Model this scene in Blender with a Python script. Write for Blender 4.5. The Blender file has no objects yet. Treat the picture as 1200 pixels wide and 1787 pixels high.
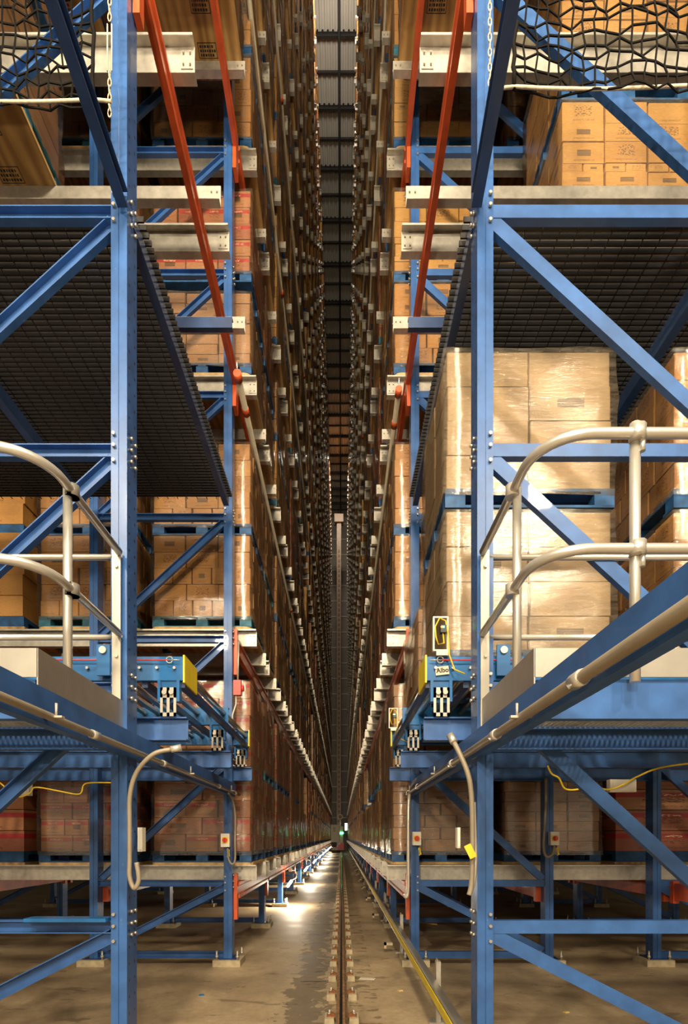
import bpy, math, random
from mathutils import Vector, Matrix
random.seed(7)
C = bpy.context.scene.collection
R = math.radians
F, CX, HY, H = 940.0, 596.0, 1461.0, 1.5          # focal length in pixels, vanishing point, eye height
def px(p): return (CX + F*p[0]/p[1], HY - F*(p[2]-H)/p[1])

# ------------------------------------------------------------------ mesh helpers
class MB:
    def __init__(s): s.v=[]; s.f=[]; s.m=[]; s.uv=[]; s.cid=[]; s.sm=[]
    def face(s, idx, mi=0, uv=None, cid=0.5, smooth=False):
        s.f.append(idx); s.m.append(mi); s.uv.append(uv); s.cid.append(cid); s.sm.append(smooth)
    def box(s, x0,x1,y0,y1,z0,z1, mi=0, cid=0.5):
        b=len(s.v)
        s.v += [(x0,y0,z0),(x1,y0,z0),(x1,y1,z0),(x0,y1,z0),(x0,y0,z1),(x1,y0,z1),(x1,y1,z1),(x0,y1,z1)]
        q=[(0,0),(1,0),(1,1),(0,1)]
        for a in ((0,1,5,4),(1,2,6,5),(2,3,7,6),(3,0,4,7),(4,5,6,7),(3,2,1,0)):
            s.face([b+i for i in a], mi, q, cid)
        return s
    def prism(s, prof, p0, p1, up=(0,0,1), mi=0, caps=True):
        """profile points (a,b): a along side axis, b along up axis, swept p0->p1"""
        p0=Vector(p0); p1=Vector(p1); d=(p1-p0).normalized(); u=Vector(up); u=(u-d*u.dot(d)).normalized(); w=d.cross(u)
        b=len(s.v); n=len(prof)
        for P in (p0,p1):
            for (a,c) in prof: s.v.append(tuple(P+w*a+u*c))
        for i in range(n):
            j=(i+1)%n
            s.face([b+i,b+j,b+n+j,b+n+i], mi)
        if caps:
            s.face([b+i for i in range(n)][::-1], mi); s.face([b+n+i for i in range(n)], mi)
        return s
    def bar(s, p0,p1,w,h,up=(0,0,1),mi=0):
        return s.prism([(-w/2,-h/2),(w/2,-h/2),(w/2,h/2),(-w/2,h/2)],p0,p1,up,mi)
    def chan(s, p0,p1,w,h,t=.006,up=(0,0,1),mi=0,flip=1):
        """C channel: web height h, flange width w"""
        f=flip
        pr=[(0,-h/2),(f*w,-h/2),(f*w,-h/2+t),(f*t,-h/2+t),(f*t,h/2-t),(f*w,h/2-t),(f*w,h/2),(0,h/2)]
        return s.prism(pr,p0,p1,up,mi)
    def ibeam(s,p0,p1,w,h,t=.009,up=(0,0,1),mi=0):
        a=w/2;b=h/2;c=t/2
        pr=[(-a,-b),(a,-b),(a,-b+t),(c,-b+t),(c,b-t),(a,b-t),(a,b),(-a,b),(-a,b-t),(-c,b-t),(-c,-b+t),(-a,-b+t)]
        return s.prism(pr,p0,p1,up,mi)
    def tube(s, pts, r, n=8, mi=0, caps=True):
        pts=[Vector(p) for p in pts]; b=len(s.v); k=len(pts)
        u=None
        for i,P in enumerate(pts):
            d=(pts[min(i+1,k-1)]-pts[max(i-1,0)]).normalized()
            if u is None:
                u=Vector((0,0,1)) if abs(d.z)<.9 else Vector((1,0,0))
            u=(u-d*u.dot(d)).normalized(); w=d.cross(u)
            rr=r[i] if isinstance(r,(list,tuple)) else r
            for j in range(n):
                a=2*math.pi*j/n
                s.v.append(tuple(P+(u*math.cos(a)+w*math.sin(a))*rr))
        for i in range(k-1):
            for j in range(n):
                jj=(j+1)%n
                s.face([b+i*n+j,b+i*n+jj,b+(i+1)*n+jj,b+(i+1)*n+j],mi,smooth=n>5)
        if caps:
            s.face([b+j for j in range(n)][::-1],mi); s.face([b+(k-1)*n+j for j in range(n)],mi)
        return s
    def cyl(s,p0,p1,r,n=12,mi=0): return s.tube([p0,p1],r,n,mi)
    def mesh(s,name,mats):
        me=bpy.data.meshes.new(name); me.from_pydata(s.v,[],s.f)
        for m in (mats if isinstance(mats,(list,tuple)) else [mats]): me.materials.append(m)
        me.polygons.foreach_set('material_index',s.m)
        me.polygons.foreach_set('use_smooth',s.sm)
        if any(u is not None for u in s.uv):
            L=me.uv_layers.new(name='UVMap'); k=0; flat=[]
            for f,u in zip(s.f,s.uv):
                for i in range(len(f)):
                    flat += list(u[i]) if u else [0.5,0.5]
            L.data.foreach_set('uv',flat)
            a=me.attributes.new('cid','FLOAT','FACE'); a.data.foreach_set('value',s.cid)
        me.update(); return me
    def build(s,name,mat,parent=None,loc=None):
        return link(name,s.mesh(name,mat),parent,loc)

def link(name,me,parent=None,loc=None,rot=None):
    o=bpy.data.objects.new(name,me); C.objects.link(o)
    if parent: o.parent=parent
    if loc: o.location=loc
    if rot: o.rotation_euler=rot
    return o
def tag(o,label,cat,group=None,kind=None):
    if label: o['label']=label
    if cat: o['category']=cat
    if group: o['group']=group
    if kind: o['kind']=kind
    return o
def thing(name,label,cat,loc=(0,0,0),group=None):
    o=bpy.data.objects.new(name,None); C.objects.link(o); o.location=loc; o.empty_display_size=.1
    return tag(o,label,cat,group)
def struct(o): o['kind']='structure'; return o

# ------------------------------------------------------------------ materials
def nt(name):
    m=bpy.data.materials.new(name); m.use_nodes=True; t=m.node_tree
    return m,t,t.nodes['Principled BSDF'],t.nodes['Material Output']
def N(t,kind,**kw):
    n=t.nodes.new(kind)
    for k,v in kw.items():
        if k=='ins':
            for a,b in v.items(): n.inputs[a].default_value=b
        else: setattr(n,k,v)
    return n
def math_(t,op,a,b=None,c=None):
    n=N(t,'ShaderNodeMath',operation=op)
    for i,x in enumerate((a,b,c)):
        if x is None: continue
        if isinstance(x,(int,float)): n.inputs[i].default_value=x
        else: t.links.new(x,n.inputs[i])
    return n.outputs[0]
def mixc(t,fac,a,b,mode='MIX'):
    n=N(t,'ShaderNodeMix',data_type='RGBA',blend_type=mode)
    for s,x in (('Factor',fac),('A',a),('B',b)):
        sock=[i for i in n.inputs if i.name==s and (i.type=='RGBA' or s=='Factor' and i.type=='VALUE')][0]
        if isinstance(x,(int,float)): sock.default_value=x
        elif isinstance(x,tuple): sock.default_value=(*x,1)
        else: t.links.new(x,sock)
    return [o for o in n.outputs if o.type=='RGBA'][0]
def coords(t,which='Object',scale=(1,1,1),rot=(0,0,0)):
    c=N(t,'ShaderNodeTexCoord'); m=N(t,'ShaderNodeMapping'); m.inputs['Scale'].default_value=scale; m.inputs['Rotation'].default_value=rot
    t.links.new(c.outputs[which],m.inputs['Vector']); return m.outputs[0]
def noise(t,vec,scale,detail=4,rough=.55,dist=0):
    n=N(t,'ShaderNodeTexNoise'); n.inputs['Scale'].default_value=scale; n.inputs['Detail'].default_value=detail
    n.inputs['Roughness'].default_value=rough; n.inputs['Distortion'].default_value=dist
    if vec is not None: t.links.new(vec,n.inputs['Vector'])
    return n.outputs['Fac']
def ramp(t,fac,stops):
    n=N(t,'ShaderNodeValToRGB'); e=n.color_ramp.elements
    while len(e)<len(stops): e.new(.5)
    for el,(p,c) in zip(e,stops):
        el.position=p; el.color=(*c,1) if len(c)==3 else c
    t.links.new(fac,n.inputs[0]); return n.outputs[0]
def bump(t,h,strength,dist,bsdf):
    b=N(t,'ShaderNodeBump'); b.inputs['Strength'].default_value=strength; b.inputs['Distance'].default_value=dist
    t.links.new(h,b.inputs['Height']); t.links.new(b.outputs[0],bsdf.inputs['Normal']); return b
def paint(name,col,rough=.38,metal=0,var=.25,sc=6,coat=0,bmp=.03,holes=False,scuff=None,spec=.5):
    m,t,b,o=nt(name)
    v=coords(t)
    n=noise(t,v,sc,5)
    c2=tuple(x*(1-var) for x in col); c3=tuple(min(1,x*(1+var)) for x in col)
    cc=ramp(t,n,[(.3,c2),(.7,c3)])
    if scuff:
        sn=noise(t,coords(t,scale=(1,1,.35)),22,6,.7)
        f=math_(t,'MULTIPLY',math_(t,'GREATER_THAN',sn,.68),.6)
        cc=mixc(t,f,cc,scuff)
    if holes:
        s=N(t,'ShaderNodeSeparateXYZ'); tc=N(t,'ShaderNodeTexCoord'); t.links.new(tc.outputs['Object'],s.inputs[0])
        zz=math_(t,'SUBTRACT',math_(t,'FRACT',math_(t,'MULTIPLY',s.outputs[2],10.0)),.5)
        zz=math_(t,'MULTIPLY',zz,.1)
        yy=math_(t,'SUBTRACT',math_(t,'ABSOLUTE',s.outputs[1]),.042)
        d=math_(t,'SQRT',math_(t,'ADD',math_(t,'MULTIPLY',zz,zz),math_(t,'MULTIPLY',yy,yy)))
        g=N(t,'ShaderNodeNewGeometry'); sn=N(t,'ShaderNodeSeparateXYZ')
        t.links.new(g.outputs['True Normal'],sn.inputs[0])
        side=math_(t,'GREATER_THAN',math_(t,'ABSOLUTE',sn.outputs[0]),.7)
        hm=math_(t,'MULTIPLY',math_(t,'LESS_THAN',d,.0085),side)
        cc=mixc(t,hm,cc,(.005,.006,.008))
    t.links.new(cc,b.inputs['Base Color'])
    b.inputs['Roughness'].default_value=rough; b.inputs['Metallic'].default_value=metal; b.inputs['Coat Weight'].default_value=coat; b.inputs['Specular IOR Level'].default_value=spec
    if bmp: bump(t,noise(t,v,60,3),bmp,.01,b)
    return m

BLUE=(.032,.100,.285)
M={}
M['blue']=paint('blue_paint',BLUE,.42,coat=.08,spec=.4,scuff=(.12,.2,.36))
M['post']=paint('blue_upright_paint',BLUE,.34,coat=.12,spec=.4,holes=True,scuff=(.12,.2,.36))
M['bright']=paint('conveyor_blue_paint',(.012,.12,.33),.3,coat=.3)
M['navy']=paint('dark_blue_paint',(.018,.045,.13),.38,coat=.2)
M['red']=paint('orange_red_paint',(.55,.085,.022),.42,coat=.1,scuff=(.5,.16,.08))
M['galv']=paint('galvanized_steel',(.50,.465,.395),.42,.5,.18,14,bmp=.02)
M['pipe']=paint('zinc_pipe',(.70,.66,.58),.28,.65,.1,5,bmp=.01)
M['plate']=paint('zinc_plate',(.46,.425,.355),.4,.4,.08,5)
M['galvs']=paint('galvanized_sheet',(.50,.465,.40),.36,.8,.08,9,bmp=.01)
M['conduit']=paint('grey_conduit',(.27,.225,.16),.5,.1,.1,8)
M['roller']=paint('roller_steel',(.50,.46,.40),.24,.9,.12,4,bmp=.01)
M['yellow']=paint('yellow_paint',(.80,.60,.03),.4,0,.1)
M['white']=paint('white_plastic',(.75,.70,.58),.4,0,.05)
M['redp']=paint('red_plastic',(.65,.035,.02),.35,0,.1)
M['black']=paint('black_rod',(.010,.008,.007),.32,.0,.3,8,spec=.3)
M['cord']=paint('black_cord',(.006,.005,.004),.8,0,.3,20,spec=.12)
M['rope']=paint('pale_rope',(.55,.47,.33),.7,0,.2,40)
M['rust']=paint('rust_steel',(.27,.15,.075),.55,.3,.5,25,bmp=.1)
M['rustclip']=paint('rust_clip',(.22,.085,.028),.75,.1,.45,35,bmp=.15)
M['railtop']=paint('worn_rail_top',(.05,.05,.048),.25,.9,.2,10)
M['grout']=paint('grout_pad',(.42,.345,.22),.85,0,.2,18,bmp=.2)
M['pink']=paint('red_buffer',(.7,.02,.06),.4,0,.1)
M['cable']=paint('yellow_cable',(.75,.52,.02),.45,0,.05)
M['blackp']=paint('black_plastic',(.02,.02,.02),.4,0,.2)
M['cabinet']=paint('cabinet_paint',(.62,.56,.42),.5,0,.06)
M['mast']=paint('mast_paint',(.40,.31,.24),.5,.1,.1)
M['joist']=paint('dark_steel_joist',(.025,.022,.020),.55,.2,.3)
M['teal']=paint('pallet_blue_wood',(.012,.075,.20),.6,0,.5,9,bmp=.12)
M['tealg']=paint('pallet_teal_wood',(.022,.13,.19),.6,0,.5,9,bmp=.12)
M['redlabel']=paint('red_label',(.8,.08,.05),.5)
M['paper']=paint('paper_tag',(.70,.60,.42),.8,0,.08)
M['ink']=paint('black_ink',(.012,.012,.012),.6,0,0)
M['wdark']=paint('stick_wood',(.62,.43,.13),.6,0,.15)

def emit(name,col,st):
    m,t,b,o=nt(name); b.inputs['Emission Color'].default_value=(*col,1); b.inputs['Emission Strength'].default_value=st; b.inputs['Base Color'].default_value=(*col,1)
    return m
M['lamp']=emit('lit_lamp_tube',(1,.93,.78),9)
M['green']=emit('green_signal',(.05,1,.35),14)
M['glow']=emit('end_opening_glow',(.85,.95,1),6)  # glow for the daylight openings at the far aisle end
M['amber']=emit('amber_led',(1,.45,.05),2.5)

def plywood():
    m,t,b,o=nt('plywood_board')
    v=coords(t,scale=(1,.12,1)); n=noise(t,v,9,6,.65,1.6)
    w=N(t,'ShaderNodeTexWave',bands_direction='X'); w.inputs['Scale'].default_value=3.2; w.inputs['Distortion'].default_value=9; w.inputs['Detail'].default_value=3
    t.links.new(coords(t,scale=(1,.25,1)),w.inputs['Vector'])
    f=math_(t,'ADD',math_(t,'MULTIPLY',n,.6),math_(t,'MULTIPLY',w.outputs['Fac'],.4))
    cc=ramp(t,f,[(.2,(.30,.155,.05)),(.5,(.46,.26,.085)),(.8,(.58,.36,.13))])
    st=ramp(t,noise(t,coords(t),2.2,4,.6),[(.55,(1,1,1)),(.75,(.5,.42,.33))])
    t.links.new(mixc(t,1.0,cc,st,'MULTIPLY'),b.inputs['Base Color']); b.inputs['Roughness'].default_value=.55
    return m
M['ply']=plywood()
M['plyedge']=paint('plywood_edge',(.58,.36,.13),.6,0,.25,12)

def carton(name,cols,band=None,mark=(.17,.05,.018),label=(.05,.035,.025),plain=False):
    m,t,b,o=nt(name)
    uv=N(t,'ShaderNodeUVMap'); s=N(t,'ShaderNodeSeparateXYZ'); t.links.new(uv.outputs[0],s.inputs[0]); U,V=s.outputs[0],s.outputs[1]
    at=N(t,'ShaderNodeAttribute',attribute_name='cid'); cid=at.outputs['Fac']
    oi=N(t,'ShaderNodeObjectInfo')
    r2=math_(t,'FRACT',math_(t,'ADD',math_(t,'MULTIPLY',cid,7.31),oi.outputs['Random']))
    base=ramp(t,r2,[(0,cols[0]),(.5,cols[1]),(1,cols[2])])
    fib=noise(t,coords(t,scale=(1,1,4)),25,5,.6)
    base=mixc(t,.55,base,ramp(t,fib,[(.3,(.7,.7,.7)),(.7,(1.12,1.1,1.06))]),'MULTIPLY')
    def rect(u0,u1,v0,v1):
        a=math_(t,'MULTIPLY',math_(t,'GREATER_THAN',U,u0),math_(t,'LESS_THAN',U,u1))
        c=math_(t,'MULTIPLY',math_(t,'GREATER_THAN',V,v0),math_(t,'LESS_THAN',V,v1))
        return math_(t,'MULTIPLY',a,c)
    cmb=N(t,'ShaderNodeCombineXYZ'); t.links.new(U,cmb.inputs[0]); t.links.new(V,cmb.inputs[1]); t.links.new(cid,cmb.inputs[2])
    if band:
        bm=rect(-.1,1.1,.62,.86); bm=math_(t,'MULTIPLY',bm,math_(t,'GREATER_THAN',r2,.2))
        base=mixc(t,math_(t,'MULTIPLY',bm,.93),base,band)
        w=rect(.3,.7,.68,.8); vn=noise(t,cmb.outputs[0],26,1)
        base=mixc(t,math_(t,'MULTIPLY',math_(t,'MULTIPLY',w,bm),math_(t,'GREATER_THAN',vn,.52)),base,(.75,.55,.38))
    k=.45 if plain else 1
    # stamped block of print
    big=math_(t,'MULTIPLY',rect(.28,.72,.34,.86),math_(t,'GREATER_THAN',r2,.52))
    pn=N(t,'ShaderNodeTexVoronoi'); pn.inputs['Scale'].default_value=17; t.links.new(cmb.outputs[0],pn.inputs['Vector'])
    pm=math_(t,'MULTIPLY',big,math_(t,'LESS_THAN',pn.outputs['Distance'],.42))
    base=mixc(t,math_(t,'MULTIPLY',pm,.9*k),base,mark)
    # dark label with pale lines
    lb=math_(t,'MULTIPLY',rect(.34,.68,.36,.66),math_(t,'LESS_THAN',r2,.34))
    ln=math_(t,'GREATER_THAN',math_(t,'FRACT',math_(t,'MULTIPLY',V,14)),.45)
    base=mixc(t,math_(t,'MULTIPLY',lb,math_(t,'ADD',.5,math_(t,'MULTIPLY',ln,.4))),base,label)
    # line of small print along the foot
    tx=math_(t,'MULTIPLY',rect(.25,.78,.12,.2),math_(t,'GREATER_THAN',noise(t,cmb.outputs[0],60,0),.5))
    base=mixc(t,math_(t,'MULTIPLY',tx,.6*k),base,label)
    t.links.new(base,b.inputs['Base Color']); b.inputs['Roughness'].default_value=.5
    b.inputs['Coat Weight'].default_value=.18; b.inputs['Coat Roughness'].default_value=.3
    bump(t,noise(t,coords(t,scale=(1,1,2.2),rot=(0,.5,0)),9,4,.6,1.2),.25,.03,b)
    return m
M['c_orange']=carton('carton_orange_tan',[(.48,.225,.055),(.56,.275,.070),(.42,.19,.048)])
M['c_pink']=carton('carton_red_banded',[(.40,.15,.065),(.50,.24,.10),(.34,.10,.05)],band=(.45,.02,.025))
M['c_brown']=carton('carton_plain_brown',[(.40,.215,.10),(.45,.25,.12),(.36,.19,.085)],plain=True)
M['c_beige']=carton('carton_pale_beige',[(.36,.25,.125),(.40,.28,.145),(.32,.215,.105)],plain=True,mark=(.40,.22,.13))
M['c_gold']=carton('carton_golden',[(.56,.30,.075),(.62,.345,.09),(.50,.25,.06)],mark=(.12,.06,.03))

def wrapmat(name,fac,milk,sc=1.0,rough=.12,haze=.1):
    m=bpy.data.materials.new(name); m.use_nodes=True; t=m.node_tree; t.nodes.clear()
    o=N(t,'ShaderNodeOutputMaterial'); tr=N(t,'ShaderNodeBsdfTransparent'); tr.inputs[0].default_value=(.96,.93,.89,1)
    g=N(t,'ShaderNodeBsdfGlossy'); g.inputs['Color'].default_value=(.95,.92,.86,1); g.inputs['Roughness'].default_value=rough
    df=N(t,'ShaderNodeBsdfDiffuse'); df.inputs['Color'].default_value=(*milk,1)
    v=coords(t,scale=(2.0*sc,2.0*sc,9*sc),rot=(R(10),R(22),0)); n1=noise(t,v,4.0,5,.6,1.0)
    v2=coords(t,scale=(.8,.8,8),rot=(0,R(-8),0)); n2=noise(t,v2,9,4,.6,.6)
    h=math_(t,'ADD',n1,math_(t,'MULTIPLY',n2,.7))
    bm=N(t,'ShaderNodeBump'); bm.inputs['Strength'].default_value=.6; bm.inputs['Distance'].default_value=.004
    t.links.new(h,bm.inputs['Height']); t.links.new(bm.outputs[0],g.inputs['Normal'])
    lw=N(t,'ShaderNodeLayerWeight'); lw.inputs['Blend'].default_value=.25; t.links.new(bm.outputs[0],lw.inputs['Normal'])
    mr=N(t,'ShaderNodeMapRange'); mr.inputs[1].default_value=.7; mr.inputs[2].default_value=1.2; mr.inputs[3].default_value=haze*.3; mr.inputs[4].default_value=haze*2.2
    t.links.new(h,mr.inputs[0])
    m1=N(t,'ShaderNodeMixShader'); t.links.new(mr.outputs[0],m1.inputs[0]); t.links.new(tr.outputs[0],m1.inputs[1]); t.links.new(df.outputs[0],m1.inputs[2])
    gf=math_(t,'MINIMUM',.6,math_(t,'ADD',fac,math_(t,'MULTIPLY',lw.outputs['Fresnel'],.5)))
    mx=N(t,'ShaderNodeMixShader'); t.links.new(gf,mx.inputs[0]); t.links.new(m1.outputs[0],mx.inputs[1]); t.links.new(g.outputs[0],mx.inputs[2])
    t.links.new(mx.outputs[0],o.inputs[0]); return m
M['wrap']=wrapmat('stretch_film',.09,(.42,.30,.20),1.0,.09)
M['wrapm']=wrapmat('milky_stretch_film',.065,(.52,.42,.29),.8,.13,.13)

def concrete():
    m,t,b,o=nt('stained_concrete')
    v=coords(t); n=noise(t,v,1.3,8,.62,.4); n2=noise(t,v,14,6,.7)
    cc=ramp(t,n,[(.28,(.24,.178,.110)),(.5,(.38,.288,.178)),(.72,(.50,.385,.245))])
    cc=mixc(t,.5,cc,ramp(t,n2,[(.3,(.6,.58,.55)),(.7,(1.15,1.12,1.05))]),'MULTIPLY')
    s=N(t,'ShaderNodeSeparateXYZ'); t.links.new(v,s.inputs[0])
    # oil stains: a ragged band along the left of the crane rail and scattered blots
    d=math_(t,'ABSOLUTE',math_(t,'ADD',s.outputs[0],.33))
    band=math_(t,'SUBTRACT',1.0,math_(t,'DIVIDE',d,.30))
    sn=noise(t,coords(t,scale=(1,.8,1)),5.5,6,.65,.8)
    st=math_(t,'GREATER_THAN',math_(t,'ADD',math_(t,'MULTIPLY',band,.34),sn),.66)
    st=math_(t,'MULTIPLY',st,math_(t,'GREATER_THAN',band,0))
    bl=math_(t,'GREATER_THAN',noise(t,coords(t,scale=(.5,1.4,1)),2.7,5,.6,.5),.63)
    d2=math_(t,'LESS_THAN',math_(t,'ABSOLUTE',math_(t,'SUBTRACT',s.outputs[0],.2)),.13)
    st2=math_(t,'MULTIPLY',d2,math_(t,'GREATER_THAN',noise(t,coords(t,scale=(1,2,1)),4,5,.6),.56))
    k=math_(t,'MINIMUM',1.0,math_(t,'ADD',math_(t,'ADD',math_(t,'MULTIPLY',st,.62),math_(t,'MULTIPLY',bl,.45)),math_(t,'MULTIPLY',st2,.55)))
    cc=mixc(t,k,cc,(.060,.045,.030))
    t.links.new(cc,b.inputs['Base Color'])
    rg=N(t,'ShaderNodeMapRange'); rg.inputs[3].default_value=.35; rg.inputs[4].default_value=.75; t.links.new(n,rg.inputs[0]); t.links.new(rg.outputs[0],b.inputs['Roughness'])
    bump(t,n2,.25,.02,b); return m
M['floor']=concrete()
def ceilmat():
    m,t,b,o=nt('ribbed_roof_deck'); v=coords(t)
    cc=ramp(t,noise(t,v,.4,3),[(.3,(.50,.47,.40)),(.7,(.62,.58,.50))]); t.links.new(cc,b.inputs['Base Color']); b.inputs['Roughness'].default_value=.5; b.inputs['Metallic'].default_value=.2
    return m
M['ceil']=ceilmat()
M['wall']=paint('grey_wall_panel',(.30,.26,.22),.6,.1,.12,1)
M['seam']=paint('pale_panel_seam',(.62,.58,.5),.5,0,.1)
M['sidewall']=paint('side_wall_panel',(.12,.10,.085),.7,0,.1,1)

# ------------------------------------------------------------------ layout
XL,XR=-1.283,.81                      # aisle faces of the uprights
SIDES={'left':-1,'right':1}
def fx(side,d):                       # d metres into the rack, measured from the aisle face of the upright
    return XL-d if side=='left' else XR+d
YF=[3.22]+[6.3+2.65*i for i in range(20)]      # front faces of the upright frames
YEND=YF[-1]+2.65
LV=[1.16,4.06,7.18,9.97]+[12.72+2.78*i for i in range(9)]
ZC=38.4
ORD=['first','second','third','fourth','fifth','sixth','seventh','eighth','ninth','tenth','eleventh','twelfth','thirteenth','fourteenth','fifteenth','sixteenth','seventeenth','eighteenth','nineteenth','twentieth','twenty-first','twenty-second']
def lanes(k):                         # board front, board back for the two lanes of bay k
    y=YF[k]
    if k==0: return [(3.80,4.86),(4.98,6.04)]
    return [(y+.32,y+1.36),(y+1.5,y+2.54)]
def inframe(y0,y1,z0,margin=60):      # bottom of something between y0 and y1 shows below the top edge
    return HY-F*(z0-H)/max(y1,y0) > -margin

# ------------------------------------------------------------------ room shell
fl=MB().box(-10,9.5,-14,63,-.2,0).build('floor',M['floor']); struct(fl)
cm=MB(); x=-10.0; prof=[]
while x<9.5:
    prof += [(x,.0),(x+.09,.0),(x+.12,-.05),(x+.21,-.05),(x+.24,0)]; x+=.24
for i in range(len(prof)-1):
    (a,z),(b2,z2)=prof[i],prof[i+1]; n=len(cm.v)
    cm.v += [(a,-1,ZC+z),(b2,-1,ZC+z2),(b2,63,ZC+z2),(a,63,ZC+z)]; cm.face([n,n+1,n+2,n+3])
struct(cm.build('ceiling',M['ceil']))
wb=MB().box(-10,9.5,62,62.3,0,ZC).build('wall_back',M['wall']); struct(wb)
for i in range(21):
    s=MB().box(-1.6,1.2,61.95,62,1.9+1.78*i,2.02+1.78*i).build('panel_seam',M['seam'],wb)
struct(MB().box(-10.3,-10,-1,62.3,0,ZC).build('wall_left',M['sidewall']))
struct(MB().box(9.5,9.8,-1,62.3,0,ZC).build('wall_right',M['sidewall']))
for i in range(32):
    y=22.2+1.235*i
    m=MB()
    if i%2==0:
        m.ibeam((-10,y,ZC-.17),(9.5,y,ZC-.17),.1,.2)
        xx=-1.4
        while xx<1.2: m.box(xx,xx+.09,y-.09,y+.09,ZC-.07,ZC-.03); xx+=.24
    else: m.bar((-10,y,ZC-.12),(9.5,y,ZC-.12),.07,.12)
    struct(m.build('ceiling_joist',M['joist']))
tag(MB().cyl((-.12,12,ZC-.3),(-.12,61.9,ZC-.3),.05,8).build('ceiling_pipe',M['joist']),'dark pipe hung lengthwise under the ribbed roof above the aisle','pipe')

# ------------------------------------------------------------------ upright frames
PW,PD=.096,.155
def post_mesh(h):
    a,d=PW/2,PD/2; g=.004
    pr=[(-a,-d),(-g,-d),(-g,-d+.006),(g,-d+.006),(g,-d),(a,-d),(a,d),(-a,d)]
    m=MB(); n=len(pr)
    m.v=[(x,y,0) for x,y in pr]+[(x,y,h) for x,y in pr]
    for i in range(n):
        j=(i+1)%n; m.face([i,j,n+j,n+i])
    m.face(list(range(n,2*n)))
    return m.mesh('upright',M['post'])
POST={}
def post(h):
    if h not in POST: POST[h]=post_mesh(h)
    return POST[h]
base_m=MB().box(-.16,.16,-.16,.16,0,.075).mesh('grout_pad',M['grout'])
bolt_m=MB(); 
bolt_m.cyl((0,0,0),(0,0,.11),.011,8); bolt_m.cyl((0,0,.03),(0,0,.055),.02,6); bolt_m=bolt_m.mesh('anchor_bolt',M['galv'])
foot_m=MB().box(-.10,.10,-.12,.12,.075,.085).mesh('foot_plate',M['navy'])
hexb=MB().cyl((0,0,0),(0,-.018,0),.0105,6).mesh('bolt',M['galvs'])
ROWS={'left':[(0,1.57),(3.35,4.9)],'right':[(0,1.57),(3.1,4.7)]}
ZB=[.12]+[.96+1.4333*i for i in range(26)]
def frame(side,k,pair):
    s=SIDES[side]; d0,d1=ROWS[side][pair]; y=YF[k]+PD/2
    if side=='right' and k==1 and pair==1: d0=2.83; d1=4.4
    xa,xb=fx(side,d0)+s*PW/2,fx(side,d1)+s*PW/2
    front=['nearest the camera','second in line from the camera','third in line from the camera'][k] if k<3 else ORD[k]+' in line from the camera'
    lab=f'tall blue upright frame of the {side} rack, {front}' if pair==0 else f'blue inner upright frame deep in the {side} rack, {front}'
    t=thing('upright_frame',lab,'upright frame',(xa,y,0),'blue upright frames')
    h=37.6 if pair==0 else (12.0 if k<2 else 5.2)
    me=post(h)
    for xx in (xa,xb):
        if pair==0 and k>5 and xx==xb: continue
        p=link('upright',me,t,(xx-xa,0,.085))
        if k<12:
            g=link('grout_pad',base_m,t,(xx-xa,0,0)); link('foot_plate',foot_m,g)
            for bx in (-.12,.12):
                link('anchor_bolt',bolt_m,g,(bx,-.12,.07))
            link('anchor_bolt',bolt_m,g,(s*-.13,.1,.07))
    # bracing in the frame plane
    ztop={0:8.2,1:13.5,2:17,3:20,4:14}.get(k,0) if pair==0 else (6 if k<3 else 3)
    if k>=5 and pair==0: ztop=4
    a=xa+s*PW/2-xa; b2=xb-s*PW/2-xa; yy=-PD/2+.015
    zs=[z for z in ZB if z<ztop]
    for i,z in enumerate(zs):
        link('horizontal_brace',MB().chan((a,yy+(.05 if s<0 else 0),z),(b2,yy+(.05 if s<0 else 0),z),.05,.078,.007,flip=-1).mesh('horizontal_brace',M['blue']),t)
        if i>0:
            z0=zs[i-1]+.05; z1=z-.05
            e=s*.02
            link('diagonal_brace',MB().chan((a,yy+(.05 if s<0 else .004),z1),(b2-e,yy+(.05 if s<0 else .004),z0),.045,.085,.007,up=(0,0,1),flip=-1).mesh('diagonal_brace',M['blue']),t)
    if k<2 and pair==0:
        for z in zs[1:]:
            for dz in (-.03,.06,.13):
                link('bolt',hexb,t,(s*.028,-PD/2,z+dz-.05))
            for dz in (-.05,.02,.09):
                for dy in (-.03,.03):
                    o=link('bolt',hexb,t,(-s*PW/2,dy,z+dz),(0,0,R(90)*(-s) if s<0 else R(-90)))
    return t
for side in SIDES:
    for k in range(len(YF)): frame(side,k,0)
    for k in range(7): frame(side,k,1)

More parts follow.
